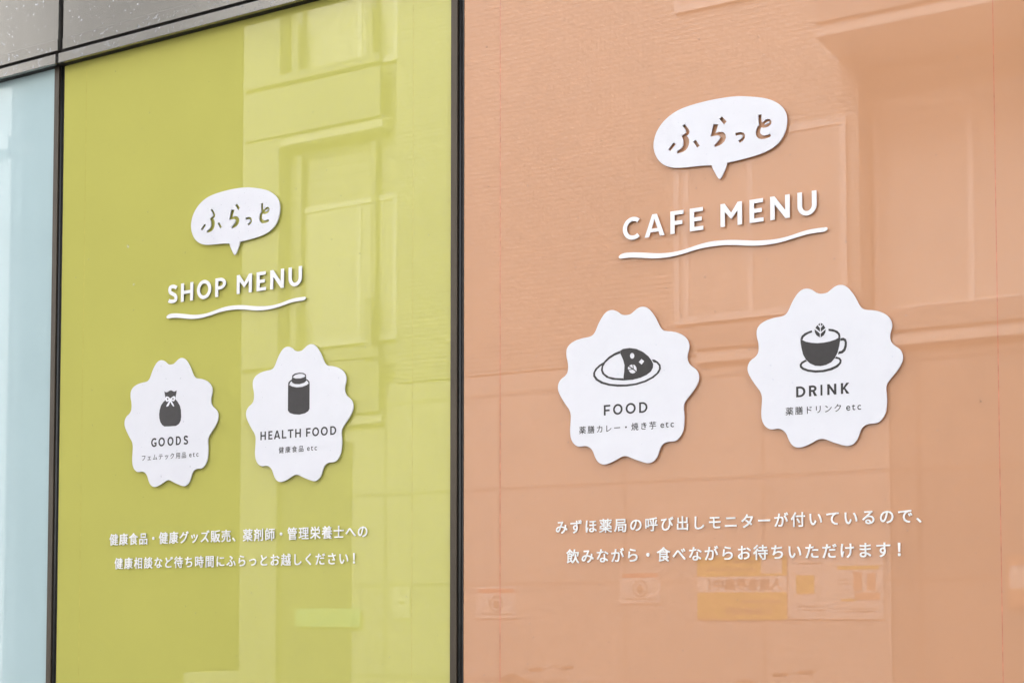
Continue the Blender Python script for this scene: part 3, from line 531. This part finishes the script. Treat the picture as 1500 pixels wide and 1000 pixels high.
t = poster('white_poster', -4.59, -3.78, 1.45, 1.97, M['poster_w'], 'white pharmacy poster with yellow bar and two faces beside the yellow poster', 'poster',
    [('colour_bar', M['poster_y'], [(.04, .48, .78, .84), (.30, .44, .28, .32), (.72, .92, .4, .7)]), ('picture', M['poster_s'], [(.08, .17, .45, .72), (.22, .31, .45, .74), (.04, .3, .30, .42)]), ('panel', M['soffit'], [(.64, .70, .3, .6)]),
     ('text_rows', M['poster_k'], [(.36, .46, .62, .63), (.36, .48, .56, .57), (.08, .4, .16, .17), (.08, .4, .12, .13), (.60, .9, .2, .21), (.6, .9, .14, .15), (.62, .9, .88, .90)])])
t = poster('wall_notice', -7.68, -7.24, 1.45, 1.745, M['poster_w'], 'white notice with red header on the apartment wall, the lower one beside the dark mullion', 'notice', [('header', M['poster_r'], [(.05, .95, .80, .94)]), ('text_rows', M['poster_k'], [(.1, .85, .12, .16)])], 'wall notices')
def hand(t, Wd, Hd):
    me = plate([arc(0, 0, .075, .075, 0, 360, 28)[:-1], arc(0, 0, .062, .062, 0, 360, 28)[:-1], arc(.0, -.005, .034, .04, 0, 360, 12)[:-1]], -.0012, -.0004)
    me.transform(Matrix.Rotation(R(180), 4, 'Z')); me.transform(Matrix.Translation((0, 0.0008, .46*Hd))); obj('symbol', me, M['poster_k'], t)
hand(t, .44, .295)
t = poster('wall_notice', -6.17, -5.77, 1.585, 1.87, M['poster_w'], 'white notice with red header on the apartment wall, the higher one left of the posters', 'notice', [('header', M['poster_r'], [(.05, .95, .80, .94)]), ('text_rows', M['poster_k'], [(.1, .85, .12, .16)])], 'wall notices')
hand(t, .40, .285)
poster('small_notice', -8.64, -8.44, 1.45, 1.75, M['poster_w'], 'narrow white notice on the apartment wall, mirrored in the green glass', 'notice', [('text_rows', M['poster_k'], [(.2, .6, .80, .83), (.3, .6, .45, .55), (.3, .5, .1, .13)])])
poster('green_sign', -9.83, -9.02, 1.36, 1.545, M['poster_g'], 'plain green signboard on the apartment wall, mirrored in the green glass', 'sign', [], None, 0.03)
t = poster('peach_notice', -2.80, -2.45, 1.55, 1.95, M['poster_s'], 'peach notice with a pale panel at the right end of the apartment wall', 'notice', [('panel', M['poster_w'], [(.2, .95, .35, .8)])])

def bicycle(x, y, label, m):
    t = empty('bicycle', (x, y, 0), label, 'bicycle', 'parked bicycles')
    for wx in (-.52, .52):
        b = MB(); b.tube([(wx+.33*math.cos(a), 0, .35+.33*math.sin(a)) for a in [2*math.pi*i/40 for i in range(40)]], .018, 8, True); wh = b.build('tyre', M['tyre'], t)
        b = MB(); b.tube([(wx+.31*math.cos(a), 0, .35+.31*math.sin(a)) for a in [2*math.pi*i/40 for i in range(40)]], .008, 6, True)
        for i in range(14): b.tube([(wx, .02*(-1)**i, .35), (wx+.31*math.cos(.449*i), 0, .35+.31*math.sin(.449*i))], .0012, 4)
        b.build('rim', M['steel'], wh)
    b = MB(); b.tube([(-.52, .04, .35), (-.05, .02, .30), (.36, 0, .62)], .017); b.tube([(-.05, 0, .30), (-.18, 0, .82)], .016); b.tube([(-.52, -.04, .35), (-.15, 0, .68)], .010); b.tube([(.36, 0, .55), (.33, 0, .86)], .018); b.tube([(.36, 0, .6), (.44, .04, .52), (.52, .05, .35)], .012); b.build('frame', m, t)
    b = MB(); b.tube([(.22, -.28, 1.02), (.30, -.22, 1.06), (.34, -.08, 1.0), (.33, 0, .98), (.34, .08, 1.0), (.30, .22, 1.06), (.22, .28, 1.02)], .011); b.tube([(.33, 0, .84), (.33, 0, .99)], .012); b.build('handlebar', M['steel'], t)
    for sy in (-1, 1):
        b = MB(); b.tube([(.22, .28*sy, 1.02), (.10, .29*sy, 1.01)], .016); b.build('grip', M['brownp'], t)
    b = MB(); b.tube([(-.32, 0, .87), (-.25, 0, .885), (-.12, 0, .875), (0, 0, .865)], [.07, .085, .05, .022], 12); b.build('saddle', M['brownp'], t)
    b = MB()
    for k in range(5):
        zz = .70+.06*k; q = .13+.012*k; b.tube([(.42, -q, zz), (.70+.02*k, -q, zz), (.70+.02*k, q, zz), (.42, q, zz)], .004, 6, True)
    for k in range(6):
        yy = -.12+.048*k; b.tube([(.70, yy, .70), (.78, yy*1.25, .94)], .003, 5); b.tube([(.42, yy, .70), (.42, yy*1.25, .94)], .003, 5)
    b.build('basket', M['steel'], t)
    b = MB(); b.tube([(-.05, .06, .30), (.05, .10, .22), (.05, .18, .22)], .008); b.tube([(-.05, -.06, .30), (-.14, -.10, .38), (-.14, -.18, .38)], .008); b.build('pedal_crank', M['steel'], t)
    return t
bicycle(-6.75, -9.0, 'grey bicycle parked under the wall notices across the street', M['bikep'])
bicycle(-4.55, -9.05, 'brown bicycle parked under the posters across the street', M['brownp'])

# ------------------------------------------------------------------ raindrops: nobody could count them
random.seed(7)
rb = bmesh.new()
def drop(x, y, z, r, flat=.5, elong=1.0, mi=0):
    n = 8; rings = []; f0 = len(rb.faces)
    for rr, hh in ((1.0, 0.0), (.86, .45), (.5, .86)):
        rings.append([rb.verts.new((x+rr*r*math.cos(2*math.pi*k/n), y-hh*r*flat, z+rr*r*elong*math.sin(2*math.pi*k/n))) for k in range(n)])
    top = rb.verts.new((x, y-r*flat, z))
    for a in range(2):
        for k in range(n): f = rb.faces.new((rings[a][k], rings[a][(k+1) % n], rings[a+1][(k+1) % n], rings[a+1][k])); f.smooth = True
    for k in range(n): f = rb.faces.new((rings[2][k], rings[2][(k+1) % n], top)); f.smooth = True
    rb.faces.new(list(reversed(rings[0])))
    if mi:
        rb.faces.ensure_lookup_table()
        for f in rb.faces[f0:]: f.material_index = mi
def inside(px_, pz_, P):
    c = False; n = len(P)
    for i in range(n):
        (x1, y1), (x2, y2) = P[i], P[(i+1) % n]
        if (y1 > pz_) != (y2 > pz_) and px_ < (x2-x1)*(pz_-y1)/(y2-y1)+x1: c = not c
    return c
for i in range(560):                                                # fascia panels, in loose clusters
    cx, cz = random.uniform(-3.2, -2.15), random.choice((random.uniform(2.95, 3.0)+random.random()**2*.13, random.uniform(2.919, 2.942), random.uniform(2.887, 2.906)))
    if abs(cx+2.9228) < .03: continue
    y = YF if cz < 2.91 else (YF-.0012 if cz < 2.944 else YF+.0006)
    drop(cx, y-.0001, cz, random.choice((.0007, .0009, .0012, .0014, .0017, .0021)), .6, 1.2, 1)
for key in ('goods', 'health', 'food', 'drink'):
    x, z, sx, sz = ORG[key]; k = 0
    while k < 36:
        a, c = random.uniform(-.15, .15), random.uniform(-.15, .15)
        if inside(a*1.04, c*1.04, BADGE): drop(x+a*sx, -.00785, z+c*sz, random.choice((.0005, .0006, .0008, .0008, .0010, .0016)), .38); k += 1
for key in ('cafe', 'shop'):
    x, z, sx, sz = BUBBLE_POS[key]; k = 0
    OUT = BUBBLE['arc_a']
    while k < 40:
        a, c = random.uniform(-.135, .135), random.uniform(-.055, .085)
        if inside(a*1.05, c*1.05, OUT) and not any(inside(a, c, H) for H in HIRA): drop(x+a*sx, -.00755, z+c*sz, random.choice((.0005, .0007, .0010)), .38); k += 1
for x, z, r0 in ((-2.7115, 2.396, .0040), (-2.6900, 2.30, .0030), (-2.2995, 2.4745, .0022), (-2.1005, 2.494, .0016), (-0.9000, 2.18, .0024)):   # a few fat drops on the glass
    drop(x, -.0001, z, r0, .30, 1.15, 1)
for i in range(700):
    x, z = random.uniform(-2.9, -.3), random.uniform(1.2, 2.86)
    if any(abs(x-m_) < .02 for m_ in (-2.9545, -1.74915)): continue
    if x < -1.75 and random.random() < .5: continue
    drop(x, -.0001, z, random.choice((.0005, .0006, .0009, .0012, .0012, .0020)), .22)
me = bpy.data.meshes.new('raindrops'); rb.to_mesh(me); rb.free()
tag(obj('raindrops', me, [M['drop'], M['drop_glint']]), 'clear and glint-whitened raindrops scattered over the fascia, glass and signs', 'raindrops', kind='stuff')
